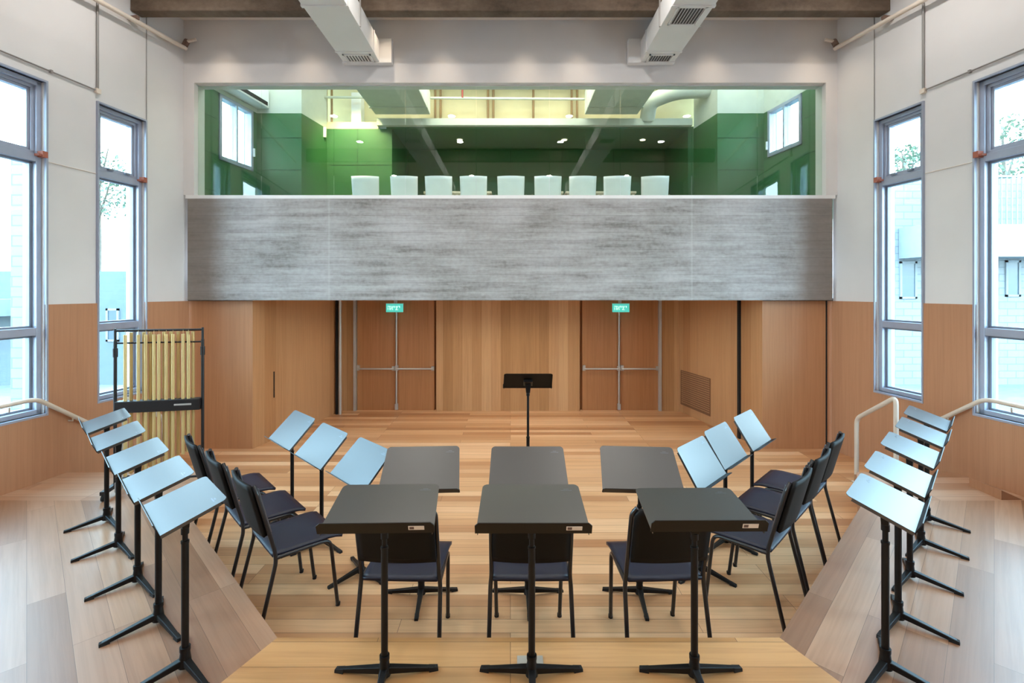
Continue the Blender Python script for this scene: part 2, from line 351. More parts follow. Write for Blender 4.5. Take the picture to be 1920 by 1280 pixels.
# ------------------------------------------------------------------ side walls: a frame along each slanting wall
WK = math.sqrt(1 + 0.147 ** 2)
def wp(side, d, z, off=0.0):               # a point of the side wall (side -1 left, +1 right), off = into the room
    return Vector((side * (5.2655 - 0.147 * d) - side * off / WK, d - 0.147 * off / WK, z))
def wbox(mb, side, d0, d1, z0, z1, o0, o1):
    return mb.hexa([wp(side, d0, z0, o0), wp(side, d1, z0, o0), wp(side, d1, z0, o1), wp(side, d0, z0, o1),
                    wp(side, d0, z1, o0), wp(side, d1, z1, o0), wp(side, d1, z1, o1), wp(side, d0, z1, o1)])
OPEN = [(1.35, 2.65), (3.45, 4.74), (5.262, 5.825)]     # windows along the wall
SILL, HEAD, T1, T2 = 0.92, 4.16, 3.42, 1.73
WTOP, CEIL, BACKD = 1.985, 5.7, -3.0
for side, nm in ((-1, 'left'), (1, 'right')):
    m = MB(); w = MB()
    cuts = [BACKD] + [x for o in OPEN for x in o] + [6.47]
    for k in range(0, len(cuts), 2):
        wbox(m, side, cuts[k], cuts[k + 1], -0.02, CEIL, -0.25, 0)
        wbox(w, side, cuts[k], cuts[k + 1], 0.0, WTOP, 0, 0.02)
    for a, b in OPEN:
        wbox(m, side, a, b, -0.02, SILL, -0.25, 0); wbox(m, side, a, b, HEAD, CEIL, -0.25, 0)
        wbox(w, side, a, b, 0.0, SILL - 0.02, 0, 0.02)
    wo = struct(m.build('wall_' + nm, 'white_wall'))
    struct(w.build('trim_' + ('1' if side < 0 else '2'), 'wainscot'))
    # windows
    for wi, (a, b) in enumerate(OPEN):
        f = MB()
        wid = 0.045
        for (p, q, r, s_) in ((a, b, SILL, SILL + wid), (a, b, HEAD - wid, HEAD), (a, a + wid, SILL, HEAD), (b - wid, b, SILL, HEAD)):
            wbox(f, side, p, q, r, s_, -0.17, -0.03)
        for z in (T1, T2): wbox(f, side, a, b, z - 0.045, z + 0.03, -0.16, -0.035)
        n = (3 if side < 0 else 6) - wi
        win = struct(f.build('window_%d' % n, 'aluminium', bevel=0.004))
        c = MB()                            # thin bright casing around the opening
        for (p, q, r, s_) in ((a - 0.018, b + 0.018, SILL - 0.022, SILL), (a - 0.018, b + 0.018, HEAD, HEAD + 0.018), (a - 0.018, a, SILL, HEAD), (b, b + 0.018, SILL, HEAD)):
            wbox(c, side, p, q, r, s_, -0.03, 0.026)
        c.build('window_casing', 'aluminium', win)
        fx = MB(); wbox(fx, side, b - 0.035, b + 0.012, T1 + 0.0, T1 + 0.06, -0.035, 0.03); wbox(fx, side, b - 0.06, b - 0.035, T1 + 0.01, T1 + 0.03, -0.035, 0.02)
        fx.build('transom_bracket', 'rust_red', win)
        s = MB()                            # opening sash at the top
        for (o0, o1, g0, g1) in ((-0.145, -0.055, 0.045, 0.075), (-0.13, -0.07, 0.075, 0.1)):
            za, zb = T1 + 0.03, HEAD - 0.045
            g = g1 - g0; k = g0 - 0.045
            for (p, q, r, s_) in ((a + g0, b - g0, za + k, za + k + g), (a + g0, b - g0, zb - k - g, zb - k), (a + g0, a + g1, za + k, zb - k), (b - g1, b - g0, za + k, zb - k)):
                wbox(s, side, p, q, r, s_, o0, o1)
        so = s.build('sash', 'aluminium', win, bevel=0.003)
        h = MB(); mid = (a + b) / 2
        for dd in (mid - 0.1, mid + 0.1): wbox(h, side, dd - 0.03, dd + 0.03, T1 + 0.05, T1 + 0.07, -0.055, -0.03)
        h.build('handle', 'aluminium_dark', so)
        s2 = MB()                           # slim beads of the fixed lights
        for za, zb in ((T2 + 0.03, T1 - 0.045), (SILL + 0.045, T2 - 0.045)):
            for (p, q, r, s_) in ((a + 0.045, b - 0.045, za, za + 0.02), (a + 0.045, b - 0.045, zb - 0.02, zb), (a + 0.045, a + 0.07, za, zb), (b - 0.07, b - 0.045, za, zb)):
                wbox(s2, side, p, q, r, s_, -0.13, -0.08)
        s2.build('glazing_bead', 'aluminium_dark', win)
        for za, zb in ((T1 + 0.085, HEAD - 0.1), (T2 + 0.045, T1 - 0.06), (SILL + 0.06, T2 - 0.06)):
            g = MB(); wbox(g, side, a + 0.06, b - 0.06, za, zb, -0.105, -0.099); g.build('pane', 'glass', win)

# ------------------------------------------------------------------ shell: ceiling, rear wall, floor, tier
struct(MB().box((-6.2, BACKD - 0.2, CEIL), (6.2, 6.47, CEIL + 0.2)).build('ceiling', 'ceiling'))
struct(MB().box((-6.2, BACKD - 0.25, -0.02), (6.2, BACKD, CEIL)).build('wall_rear', 'white_wall'))
struct(MB().box((-6.0, BACKD, -0.12), (6.0, 9.0, 0)).build('floor', 'stage_floor'))
LE, RE = fl(520, 1195, ZT), fl(1462, 1195, ZT)          # the two front corners of the sunken middle
DF = F * (H - ZT) / (885 - CY)                          # far edge of the tier
DL = F * (H - ZT) / (938 - CY)                          # where the landing boards begin
def P2(v, z=ZT): return Vector((v[0], v[1], z))
wl = lambda side, d: wp(side, d, 0, 0.0)
Lk = Vector((-3.0, LE.y + (3.0 - abs(LE.x)))); Lk2 = Vector((-2.86, DF))
Rk = Vector((RE.x + 1.55, RE.y + 1.55)); Rk2 = Vector(((1606 - CX) * DF / F, DF))
LB = Vector((LE.x - 0.53, LE.y - 1.28)); RB = Vector((RE.x + 0.53, RE.y - 1.28))      # mitre lines
NB = 1.26
LBB = Vector((LE.x - 2.2, LE.y - 5.3)); RBB = Vector((RE.x + 2.2, RE.y - 5.3))
def slab(name, pts, mat):
    m = MB().prism([Vector((p[0], p[1], 0.0)) for p in pts], (0, 0, ZT))
    return struct(m.build(name, mat))
def on_edge(a, b, y):
    t = (y - a.y) / (b.y - a.y); return (a.x + (b.x - a.x) * t, y)
lcut = on_edge(Lk, Lk2, DL) if DL > Lk.y else on_edge(LE, Lk, DL)
rcut = on_edge(Rk, Rk2, DL) if DL > Rk.y else on_edge(RE, Rk, DL)
slab('tier_front', [LE, LBB, RBB, RE], 'tier_front')
slab('tier_left', [LE, lcut, wl(-1, DL), wl(-1, BACKD), (LBB.x, BACKD), LBB] if DL < Lk.y else [LE, Lk, lcut, wl(-1, DL), wl(-1, BACKD), (LBB.x, BACKD), LBB], 'tier_left')
slab('tier_right', [RE, RBB, (RBB.x, BACKD), wl(1, BACKD), wl(1, DL), rcut] if DL < Rk.y else [RE, RBB, (RBB.x, BACKD), wl(1, BACKD), wl(1, DL), rcut, Rk], 'tier_right')
slab('landing_left', [wl(-1, DL), lcut] + ([Lk] if DL < Lk.y else []) + [Lk2, wl(-1, DF)], 'tier_landing')
slab('landing_right', [rcut] + [wl(1, DL), wl(1, DF), Rk2] + ([Rk] if DL < Rk.y else []), 'tier_landing')
for side, nm in ((-1, 'left'), (1, 'right')):           # steps down to the stage floor along the walls
    m = MB()
    a, b = wl(side, DF), wl(side, DF + 0.3)
    m.prism([(side * 3.72, DF, 0), (a.x, a.y, 0), (b.x, b.y, 0), (side * 3.72, DF + 0.3, 0)], (0, 0, ZT / 2))
    struct(m.build('step_' + nm, 'tier_landing'))

# ------------------------------------------------------------------ stage end: panels, doors, concrete balcony front
PD = 6.5
lf, lb = Vector((-3.464, PD, 0)), Vector((-2.968, 8.546, 0))
rf, rb = Vector((3.385, PD, 0)), Vector((2.97, 8.546, 0))
m = MB().box((-4.36, PD, 0), (-3.464, PD + 0.06, 1.985)); struct(m.build('wall_panel_left', 'panel_x'))
m = MB().box((3.385, PD, 0), (4.36, PD + 0.06, 1.985)); struct(m.build('wall_panel_right', 'panel_x'))
m = MB().prism([lf, lb, lb + Vector((-0.06, 0.0, 0)), lf + Vector((-0.06, 0.06, 0))], (0, 0, 2.08)); struct(m.build('wall_stage_left', 'boards_y'))
m = MB().prism([rf, rb, rb + Vector((0.06, 0.0, 0)), rf + Vector((0.06, 0.06, 0))], (0, 0, 2.08)); struct(m.build('wall_stage_right', 'boards_y'))
DX = [(-2.77, -1.31), (1.225, 2.667)]
m = MB()
for a, b in ((-3.05, DX[0][0]), (DX[0][1], DX[1][0]), (DX[1][1], 3.05)): m.box((a, 8.546, 0), (b, 8.66, 2.08))
for a, b in DX: m.box((a, 8.546, 2.05), (b, 8.66, 2.08))
struct(m.build('wall_back', 'boards_x'))
struct(MB().box((-3.2, 8.66, -0.1), (3.2, 8.75, 2.3)).build('wall_corridor', 'door_wood'))  # added backing slab, blocks outside light leaking in around the doors
# shadow gap under the balcony, black joint and steel post of the folding screens
struct(MB().box((-4.36, PD - 0.005, 1.985), (-3.464, PD + 0.05, 2.02)).box((3.385, PD - 0.005, 1.985), (4.36, PD + 0.05, 2.02)).build('trim_3', 'black'))
gx = Vector((3.296 - 0.012, 6.952, 0))
struct(MB().box((gx.x - 0.012, gx.y - 0.03, 0), (gx.x + 0.02, gx.y + 0.03, 1.99)).build('trim_4', 'black'))
struct(MB().box((4.236, PD - 0.012, 0), (4.25, PD, 1.985)).build('trim_5', 'black'))
struct(MB().box((-3.0, 8.29, 0), (-2.955, 8.33, 2.05)).build('trim_6', 'black'))
tag(MB().tube([(-2.925, 8.3, 0), (-2.925, 8.3, 2.05)], 0.026, 12).build('steel_post', 'steel'), 'full height grey steel post beside the left double doors', 'post')
for di, (a, b) in enumerate(DX):
    d = struct(empty('door_%d' % (di + 1), ((a + b) / 2, 8.6, 0)))
    mid = (a + b) / 2
    fr = MB()
    for x in (((a + 0.0, a + 0.045),) if di == 0 else ((b - 0.045, b),)):
        fr.box((x[0] - mid, -0.075, 0), (x[1] - mid, 0.03, 2.05))
    fr.build('door_frame', 'steel', d)
    for k in (0, 1):
        x0, x1 = (a + 0.05, mid - 0.004) if k == 0 else (mid + 0.004, b - 0.04)
        lv = MB().box((x0 - mid, -0.01, 0.0), (x1 - mid, 0.03, 2.04)).build('door_leaf', 'door_wood', d)
        zb = H - (692 - CY) * 8.5 / F
        pb = MB().tube(round_path([(x0 - mid + 0.03, -0.01, zb), (x0 - mid + 0.03, -0.07, zb), (x1 - mid - 0.03, -0.07, zb), (x1 - mid - 0.03, -0.01, zb)], 0.03), 0.016, 10)
        pb.box((x0 - mid + 0.0, -0.07, zb - 0.03), (x0 - mid + 0.05, -0.011, zb + 0.06)); pb.box((x1 - mid - 0.05, -0.06, zb - 0.03), (x1 - mid, -0.011, zb + 0.04))
        pb.build('panic_bar', 'steel', lv)
        if (di == 0 and k == 1) or (di == 1 and k == 0):
            xr = x0 - mid + 0.02 if di == 0 else x1 - mid - 0.02
            vr = MB().tube([(xr, -0.045, 0.03), (xr, -0.045, 2.03)], 0.016, 8).box((xr - 0.025, -0.06, 0.02), (xr + 0.025, -0.011, 0.12))
            vr.build('vertical_rod', 'steel', lv)
# exit signs hung in front of the doors
def exit_sign(px, label):
    c = at(px, 577, 8.36)
    t = thing('exit_sign', label, 'sign', c, 0, 'green exit signs')
    w, h = 0.145, 0.073
    MB().box((-w, -0.02, -h), (w, 0.02, h)).build('sign_body', 'sign_green', t, bevel=0.004)
    MB().box((-w - .006, -0.014, h), (w + .006, 0.022, h + 0.006)).box((-0.012, -.005, h), (.012, .005, 0.2)).build('bracket', 'steel', t)
    g = MB(); y0, y1 = -0.024, -0.0205
    def st(x, z, w_, h_): g.box((x, y0, z), (x + w_, y1, z + h_))
    # the word for exit in Hebrew letters, read from the right: yod tsadi yod alef he
    k = 0.010
    st(0.085, 0.0, k, 0.03); st(0.075, 0.024, 0.02, k)
    g.prism([(0.022, y0, -0.03), (0.034, y0, -0.03), (0.066, y0, 0.034), (0.054, y0, 0.034)][::-1], (0, y1 - y0, 0)); st(0.018, -0.036, 0.046, k); st(0.024, 0.006, 0.012, 0.028)
    st(-0.004, 0.0, k, 0.03); st(-0.014, 0.024, 0.02, k)
    g.prism([(-0.066, y0, 0.034), (-0.054, y0, 0.034), (-0.022, y0, -0.034), (-0.034, y0, -0.034)], (0, y1 - y0, 0)); st(-0.068, -0.034, k, 0.034); st(-0.032, 0.0, k, 0.034)
    st(-0.118, 0.024, 0.044, k); st(-0.084, -0.034, k, 0.06); st(-0.116, -0.034, k, 0.042)
    g.build('lettering', 'sign_mark', t)
exit_sign(740, 'lit green exit sign above the left double doors')
exit_sign(1164, 'lit green exit sign above the right double doors')
# concrete balcony front, slab, soffit
BT = 3.34
struct(MB().box((-4.275, 6.4, 1.993), (4.265, 6.6, BT)).build('balcony_front', 'concrete', bevel=0.006))
struct(MB().box((-4.3, 6.4, BT), (4.3, 6.62, BT + 0.045)).build('trim_7', 'white_paint'))
struct(MB().box((-4.4, 6.55, 2.085), (4.4, 8.75, 2.3)).build('ceiling_soffit', 'ceiling'))
# vent grille and slot pull in the slanting boards
def slant(a, b, t, z, off):
    p = a.lerp(b, t); n = (b - a).normalized(); q = Vector((-n.y, n.x, 0))
    if q.x * p.x > 0: q = -q
    return Vector((p.x, p.y, z)) + q * off
vg = MB()
t0, t1 = 0.449, 0.04            # measured from the back corner forward
A = lambda t, z, o: slant(rb, rf, t, z, o)
def sbox(mb, fn, ta, tb, za, zb, oa, ob):
    mb.hexa([fn(ta, za, oa), fn(tb, za, oa), fn(tb, za, ob), fn(ta, za, ob), fn(ta, zb, oa), fn(tb, zb, oa), fn(tb, zb, ob), fn(ta, zb, ob)])
for k in range(16):
    z = 0.16 + k * 0.035
    sbox(vg, A, t1 + 0.006, t0 - 0.006, z, z + 0.02, 0.002, 0.009)
vt = thing('vent_grille', 'brown slatted vent grille low in the right slanting boards', 'vent', A(0.245, 0.43, 0))
vg.xf(Matrix.Translation(-vt.location)); vg.build('slats', 'grille_wood', vt)
fr = MB()
for (a, b, za, zb) in ((t1, t0, 0.14, 0.156), (t1, t0, 0.72, 0.736), (t1, t1 + 0.006, 0.14, 0.736), (t0 - 0.006, t0, 0.14, 0.736)): sbox(fr, A, a, b, za, zb, 0.001, 0.011)
fr.xf(Matrix.Translation(-vt.location)); fr.build('grille_frame', 'grille_wood', vt)
B = lambda t, z, o: slant(lf, lb, t, z, o)
sl = MB(); sbox(sl, B, 0.187, 0.195, 0.6, 0.97, 0.001, 0.006)
tag(sl.build('slot_pull', 'black'), 'narrow dark slot pull in the left slanting boards', 'handle')

# ------------------------------------------------------------------ upper wall, glass, concrete ceiling beam
GZ0, GZ1 = BT + 0.045, 4.872
m = MB().box((-4.45, 6.4, GZ1), (4.45, 6.62, CEIL)); m.box((-4.45, 6.4, GZ0), (-4.185, 6.62, GZ1)); m.box((4.175, 6.4, GZ0), (4.45, 6.62, GZ1))
struct(m.build('wall_upper', 'white_wall'))
win = struct(MB().box((-4.185, 6.47, GZ0), (4.175, 6.5, GZ0 + 0.012)).box((-4.185, 6.47, GZ1 - 0.012), (4.175, 6.5, GZ1)).build('window_7', 'white_paint'))
seam = [-4.185] + [(p - CX) * 6.48 / F for p in (490, 626, 760, 893, 1030, 1163, 1297, 1420)] + [4.175]
for a, b in zip(seam, seam[1:]):
    MB().box((a + 0.003, 6.478, GZ0 + 0.012), (b - 0.003, 6.49, GZ1 - 0.012)).build('pane', 'big_glass', win)
bw = lambda d: 5.2655 - 0.147 * d
m = MB(); za, zb = 5.385, CEIL
pr = [(5.64, za + 0.0), (5.79, za + 0.0), (5.79, zb), (5.64, zb)]
m.add([(-bw(d), d, z) for d, z in pr] + [(bw(d), d, z) for d, z in pr], [(0, 1, 2, 3), (7, 6, 5, 4), (0, 4, 5, 1), (1, 5, 6, 2), (2, 6, 7, 3), (3, 7, 4, 0)])
struct(m.build('ceiling_beam', 'beam_concrete', bevel=0.012))
m = MB(); m.add([(-bw(d), d, z) for d, z in [(p[0] - 5.0, p[1]) for p in pr]] + [(bw(d), d, z) for d, z in [(p[0] - 5.0, p[1]) for p in pr]], [(0, 1, 2, 3), (7, 6, 5, 4), (0, 4, 5, 1), (1, 5, 6, 2), (2, 6, 7, 3), (3, 7, 4, 0)])
struct(m.build('ceiling_beam', 'beam_concrete', bevel=0.012))

# air ducts
def hall_duct(sx, label, ends, grilles):
    xi, xo = ends
    t = thing('air_duct', label, 'duct', ((xi + xo) / 2, 6.38, 5.11), 0, 'white air ducts under the ceiling')
    cx = (xi + xo) / 2; hw = abs(xo - xi) / 2
    MB().box((-hw, -8.5, 0), (hw, 0.0, 0.27)).build('duct_body', 'duct', t, bevel=0.004)
    s = -sx
    MB().box((min(-s * (hw + .01), s * (hw + 0.16)), -0.07, -0.015), (max(-s * (hw + .01), s * (hw + 0.16)), 0.015, 0.30)).build('end_flange', 'duct', t, bevel=0.004)
    for k in (0.9, 2.6, 4.3, 6.0):
        for q in (-1, 1): MB().box((q * (hw + 0.008) - 0.006, -k - 0.012, 0.0), (q * (hw + 0.008) + 0.006, -k + 0.012, CEIL - 5.11)).build('hanger', 'steel', t)
    for k in range(1, 7):
        MB().box((-hw - 0.012, -1.3 * k - 0.02, -0.012), (hw + 0.012, -1.3 * k + 0.02, 0.272)).build('joint_flange', 'duct', t)
    MB().box((-hw - 0.008, -0.34, -0.008), (hw + 0.008, -0.31, 0.272)).build('joint_flange', 'duct', t)
    for (ya, yb) in grilles:
        fr = MB(); w = hw - 0.06
        for (p, q) in (((-w, ya), (w, ya + 0.02)), ((-w, yb - 0.02), (w, yb)), ((-w, ya), (-w + 0.02, yb)), ((w - 0.02, ya), (w, yb))): fr.box((p[0], p[1], -0.014), (q[0], q[1], 0.0))
        go = fr.build('grille', 'duct', t)
        MB().box((-w + 0.02, ya + 0.02, -0.004), (w - 0.02, yb - 0.02, -0.001)).build('grille_opening', 'grille_dark', go)
        sl = MB(); n = 9
        for k in range(n):
            x = -w + 0.03 + (2 * w - 0.06) * k / (n - 1); sl.obox((x, (ya + yb) / 2, -0.009), (0.7, 0, 0.7), (0, 1, 0), (-0.7, 0, 0.7), 0.009, (yb - ya) / 2 - 0.02, 0.001)
        sl.build('louvres', 'duct', go)
hall_duct(-1, 'white rectangular ceiling duct on the left, running to the upper wall', (-1.71, -2.185), [(-0.27, -0.07), (-3.2, -2.9)])
hall_duct(1, 'white rectangular ceiling duct on the right, with two bottom grilles', (1.70, 2.14), [(-0.27, -0.07), (-1.3, -0.95), (-3.2, -2.9)])
# ------------------------------------------------------------------ pipes and conduits on the side walls
for side, nm in ((-1, 'left'), (1, 'right')):
    t = thing('sprinkler_pipe', 'cream sprinkler pipe sloping high along the %s wall' % nm, 'pipe', wp(side, 5.5, 5.18, 0.08), 0, 'sprinkler pipes')
    T = Matrix.Translation(-t.location)
    MB().tube([wp(side, 2.0, 5.05, 0.1), wp(side, 6.33, 5.28, 0.1)], 0.026, 10).xf(T).build('pipe_run', 'pipe_paint', t)
    e = wp(side, 6.33, 5.28, 0.1)
    MB().tube(round_path([e, e + Vector((0, 0, 0.09)), e + Vector((-side * 0.13, 0, 0.12))], 0.03), 0.02, 10).xf(T).build('pipe_elbow', 'pipe_paint', t)
    MB().tube([e + Vector((0, -0.03, 0.02)), e + Vector((0, 0.02, 0.11))], 0.036, 10).xf(T).build('coupling', 'clamp', t)
    for d in (4.98, 5.62):
        z = 5.05 + (d - 2.0) * 0.23 / 4.33
        cl = MB(); wbox(cl, side, d - 0.02, d + 0.02, z + 0.02, z + 0.06, 0, 0.13); cl.xf(T).build('clamp', 'clamp', t)
    t = thing('conduit', 'thin grey conduit turning down the %s wall above the windows' % nm, 'conduit', wp(side, 5.25, 4.29, 0.015), 0, 'grey wall conduits')
    T = Matrix.Translation(-t.location)
    MB().tube([wp(side, 2.0, 4.29, 0.015), wp(side, 5.24, 4.29, 0.015)], 0.008, 8).xf(T).build('conduit_run', 'conduit', t)
    MB().tube([wp(side, 5.25, 4.29, 0.015), wp(side, 5.25, CEIL - 0.004, 0.015)], 0.012, 8).xf(T).build('conduit_drop', 'conduit', t)
    jb = MB(); wbox(jb, side, 5.225, 5.275, 4.26, 4.31, 0.0, 0.035); jb.xf(T).build('junction_box', 'pipe_paint', t)
    cl = MB(); wbox(cl, side, 4.78, 4.8, 4.275, 4.305, 0.0, 0.028); cl.xf(T).build('clip', 'conduit', t)
    o = MB().tube([wp(side, 5.85, HEAD, 0.006), wp(side, 5.85, CEIL, 0.006)], 0.005, 6).build('cable', 'conduit')
    tag(o, 'thin vertical cable above the narrow %s window' % nm, 'cable', 'wall cables')
    o = MB().tube([wp(side, 4.77, 3.39, 0.004), wp(side, 5.24, 3.39, 0.004)], 0.004, 6).build('cable', 'pipe_paint')
    tag(o, 'thin pale cable between the two tall %s windows' % nm, 'cable', 'wall cables')
# handrails
for side, nm in ((-1, 'left'), (1, 'right')):
    a = wp(side, 4.62, 1.09, 0.07); pts = [wp(side, 3.2, 1.06, 0.07), a, wp(side, 5.25, 0.62, 0.07)]
    t = thing('wall_handrail', 'pale tubular handrail fixed to the %s wall over the side steps' % nm, 'handrail', a, 0, 'wall handrails')
    T = Matrix.Translation(-t.location)
    MB().tube(round_path(pts, 0.08), 0.021, 12).xf(T).build('rail', 'rail_paint', t)
    for d in (3.5, 4.4, 4.95):
        z = 1.07 if d < 4.62 else 1.09 - (d - 4.62) * 0.746
        MB().tube([wp(side, d, z - 0.05, 0.02), wp(side, d, z - 0.05, 0.07), wp(side, d, z - 0.01, 0.07)], 0.008, 8).xf(T).build('bracket', 'rail_paint', t)
    x0 = 3.76
    b0 = Vector((side * x0, DF + 0.01 - 0.12, ZT)); 
    top0 = at(1680 if side > 0 else 2 * CX - 1680, 750, b0.y); top1 = at(1606 if side > 0 else 2 * CX - 1606, 784, DF + 0.42)
    b0.x = top0.x
    t = thing('stair_handrail', 'pale bent tube handrail standing at the %s side steps' % nm, 'handrail', b0, 0, 'standing stair handrails')
    T = Matrix.Translation(-t.location)
    MB().tube(round_path([b0, top0 + Vector((0, 0, 0.03)), top1, Vector((top1.x, top1.y, 0.0))], 0.07), 0.022, 12).xf(T).build('rail', 'rail_paint', t)
    MB().disc(b0, 0.045, 0.008).xf(T).build('base_flange', 'rail_paint', t)
    MB().disc((top1.x, top1.y, 0), 0.045, 0.008).xf(T).build('base_flange', 'rail_paint', t)

# ------------------------------------------------------------------ control room behind the glass
CF, GT = 3.1, 5.0
struct(MB().box((-4.6, 6.6, CF - 0.15), (4.6, 10.3, CF)).build('floor_upper_room', 'grey_plaster'))
struct(MB().box((-4.6, 6.62, 5.95), (4.6, 10.3, 6.1)).build('ceiling_upper_room', 'grey_plaster'))
def joints(mb, fn, n): pass
for side, nm in ((-1, 'left'), (1, 'right')):
    w0, w1 = 7.02, 7.74; z0, z1 = (4.03, 4.99) if side < 0 else (4.25, 4.99)
    g = MB(); u = MB()
    wbox(g, side, 6.55, w0, CF, GT, -0.15, 0); wbox(g, side, w1, 7.95, CF, GT, -0.15, 0); wbox(g, side, w0, w1, CF, z0, -0.15, 0); wbox(g, side, w0, w1, z1, GT, -0.15, 0)
    wbox(u, side, 6.55, 7.95, GT, 5.95, -0.15, 0)
    # the pier that stands out of the side wall
    xo = side * 4.2; xi = side * 3.39 if side < 0 else 3.36; xb = side * 3.26
    pier = lambda mb, za, zb: mb.prism([(xo, 7.85, za), (xi, 7.85, za), (xb, 8.6, za), (xo, 8.6, za)], (0, 0, zb - za))
    pier(g, CF, GT); pier(u, GT, 5.95)
    struct(g.build('wall_upper_%s' % nm, 'green_paint')); struct(u.build('trim_%d' % (8 if side < 0 else 9), 'grey_plaster'))
    j = MB()
    for z in (3.55, 4.08, 4.6):
        wbox(j, side, 6.62, w0 - 0.05, z, z + 0.006, 0, 0.003)
        j.box((xo, 7.845, z), (xi, 7.85, z + 0.006))
    struct(j.build('trim_%d' % (10 if side < 0 else 11), 'green_joint'))
    f = MB()
    for (p, q, r, s_) in ((w0, w1, z0, z0 + 0.06), (w0, w1, z1 - 0.05, z1), (w0, w0 + 0.05, z0, z1), (w1 - 0.05, w1, z0, z1), ((w0 + w1) / 2 - 0.015, (w0 + w1) / 2 + 0.015, z0, z1)):
        wbox(f, side, p, q, r, s_, -0.1, 0.02)
    win = struct(f.build('window_%d' % (8 if side < 0 else 9), 'aluminium', bevel=0.004))
    for a, b in ((w0 + 0.05, (w0 + w1) / 2 - 0.015), ((w0 + w1) / 2 + 0.015, w1 - 0.05)):
        g2 = MB(); wbox(g2, side, a, b, z0 + 0.06, z1 - 0.05, -0.05, -0.045); g2.build('pane', 'frost', win) if 'frost' in M else g2.build('pane', 'glass', win)
    h = MB(); wbox(h, side, w1 - 0.02, w1 + 0.0, (z0 + z1) / 2 - 0.25, (z0 + z1) / 2 - 0.12, 0.02, 0.05); h.build('handle', 'white_paint', win)
# back: bright bay on the left, dark niche with a low green ceiling to its right
nx0, nx1 = at(735, 300, 8.6).x, at(1290, 300, 8.6).x
g = MB().box((-3.4, 8.6, CF), (nx0, 8.7, GT)); struct(g.build('wall_bay', 'green_paint'))
g = MB().box((nx0 - 0.1, 8.7, CF), (nx0, 9.95, GT)).box((nx1 + 0.0, 8.6, CF), (nx1 + 0.1, 9.95, GT)).box((nx0 - 0.1, 9.9, CF), (nx1 + 0.1, 10.0, GT))
g.box((nx1 + 0.1, 8.6, CF), (3.5, 8.7, GT)); struct(g.build('wall_niche', 'green_paint'))
struct(MB().box((nx0 - 0.1, 8.6, GT), (nx1 + 0.1, 10.0, GT + 0.04)).build('ceiling_niche', 'green_dark'))
j = MB()
for k in range(1, 5):
    x = nx0 + (nx1 - nx0) * k / 5; j.box((x, 9.896, CF), (x + 0.008, 9.9, GT))
for z in (3.9, 4.45): j.box((nx0, 9.896, z), (nx1, 9.9, z + 0.008))
j.box((-2.72, 8.596, CF), (-2.712, 8.6, GT)); j.box((-3.2, 8.596, 4.35), (nx0, 8.6, 4.358))
struct(j.build('trim_12', 'green_joint'))
struct(MB().box((-2.35, 8.5, GT + 0.03), (3.2, 8.75, GT + 0.15)).build('trim_13', 'grey_plaster'))
struct(MB().box((-3.5, 9.0, GT + 0.04), (3.6, 9.1, 5.95)).build('wall_bulkhead', 'cream'))
struct(MB().box((-3.4, 8.6, GT), (-2.35, 8.72, GT + 0.12)).build('trim_14', 'cream'))
# ducts and pipes of that room
for (xa, xb, lab) in ((-2.36, -1.4, 'wide pale duct under the ceiling of the room behind the glass, left of centre'), (1.3, 2.22, 'wide pale duct under the ceiling of the room behind the glass, right of centre')):
    t = thing('air_duct', lab, 'duct', ((xa + xb) / 2, 7.6, 5.2), 0, 'ducts in the glazed room')
    w = (xb - xa) / 2
    MB().box((-w, -0.95, 0), (w, 0.86, 0.4)).build('duct_body', 'grey_plaster', t, bevel=0.01)
    for q in (-1, 1): MB().box((q * (w - 0.1) - 0.01, -0.2, 0.4), (q * (w - 0.1) + 0.01, -0.17, 0.75)).build('hanger', 'steel', t)
    MB().box((-w - 0.012, 0.5, -0.012), (w + 0.012, 0.54, 0.412)).build('joint_flange', 'grey_plaster', t)
o = MB().tube(round_path([(2.42, 8.56, 5.15), (2.42, 8.4, 5.4), (2.8, 8.2, 5.5), (3.7, 8.1, 5.5)], 0.25, 8), 0.13, 16).build('round_duct', 'grey_plaster')
tag(o, 'curved round duct at the right behind the glass', 'duct')
for i, px in enumerate((612, 622, 816, 826, 915, 925, 1000, 1072, 1082)):
    yy, zz = (8.66, GT + 0.12) if i < 2 else (8.9, GT + 0.04)
    p = at(px, 200, yy)
    o = MB().tube([(p.x, yy, zz), (p.x, yy, 5.95)], 0.022, 8).build('riser_pipe', 'rust_pipe')
    tag(o, 'thin brown vertical pipe on the cream wall behind the glass, number %s from the left' % ['one', 'two', 'three', 'four', 'five', 'six', 'seven', 'eight', 'nine'][i], 'pipe', 'brown riser pipes behind the glass')
o = MB().tube([at(590, 182, 8.52), at(1110, 186, 8.52)], 0.022, 10).build('pipe', 'grey_plaster'); tag(o, 'long pale horizontal pipe crossing the room behind the glass', 'pipe')
p = at(867, 165, 8.5); o = MB().tube([(p.x, p.y, 5.95), p + Vector((0, 0, -0.17))], 0.016, 8).build('pipe', 'red_pipe'); tag(o, 'short red vertical pipe near the ceiling behind the glass', 'pipe')
p = at(671, 210, 8.8); o = MB().box(p - Vector((0.09, 0.1, 0.3)), p + Vector((0.09, 0.1, 0.32))).build('wall_cabinet', 'white_paint', bevel=0.01); tag(o, 'white upright box on the cream wall behind the glass', 'box')
p = at(608, 248, 8.5); o = MB().box(p - Vector((0.035, 0.02, 0.09)), p + Vector((0.035, 0.02, 0.09))).build('wall_box', 'white_paint', bevel=0.006); tag(o, 'small white box high on the left green pier', 'box')
t = thing('air_conditioner', 'white split air conditioner above the left window behind the glass', 'air conditioner', wp(-1, 7.35, 5.1, 0.1))
T = Matrix.Translation(-t.location)
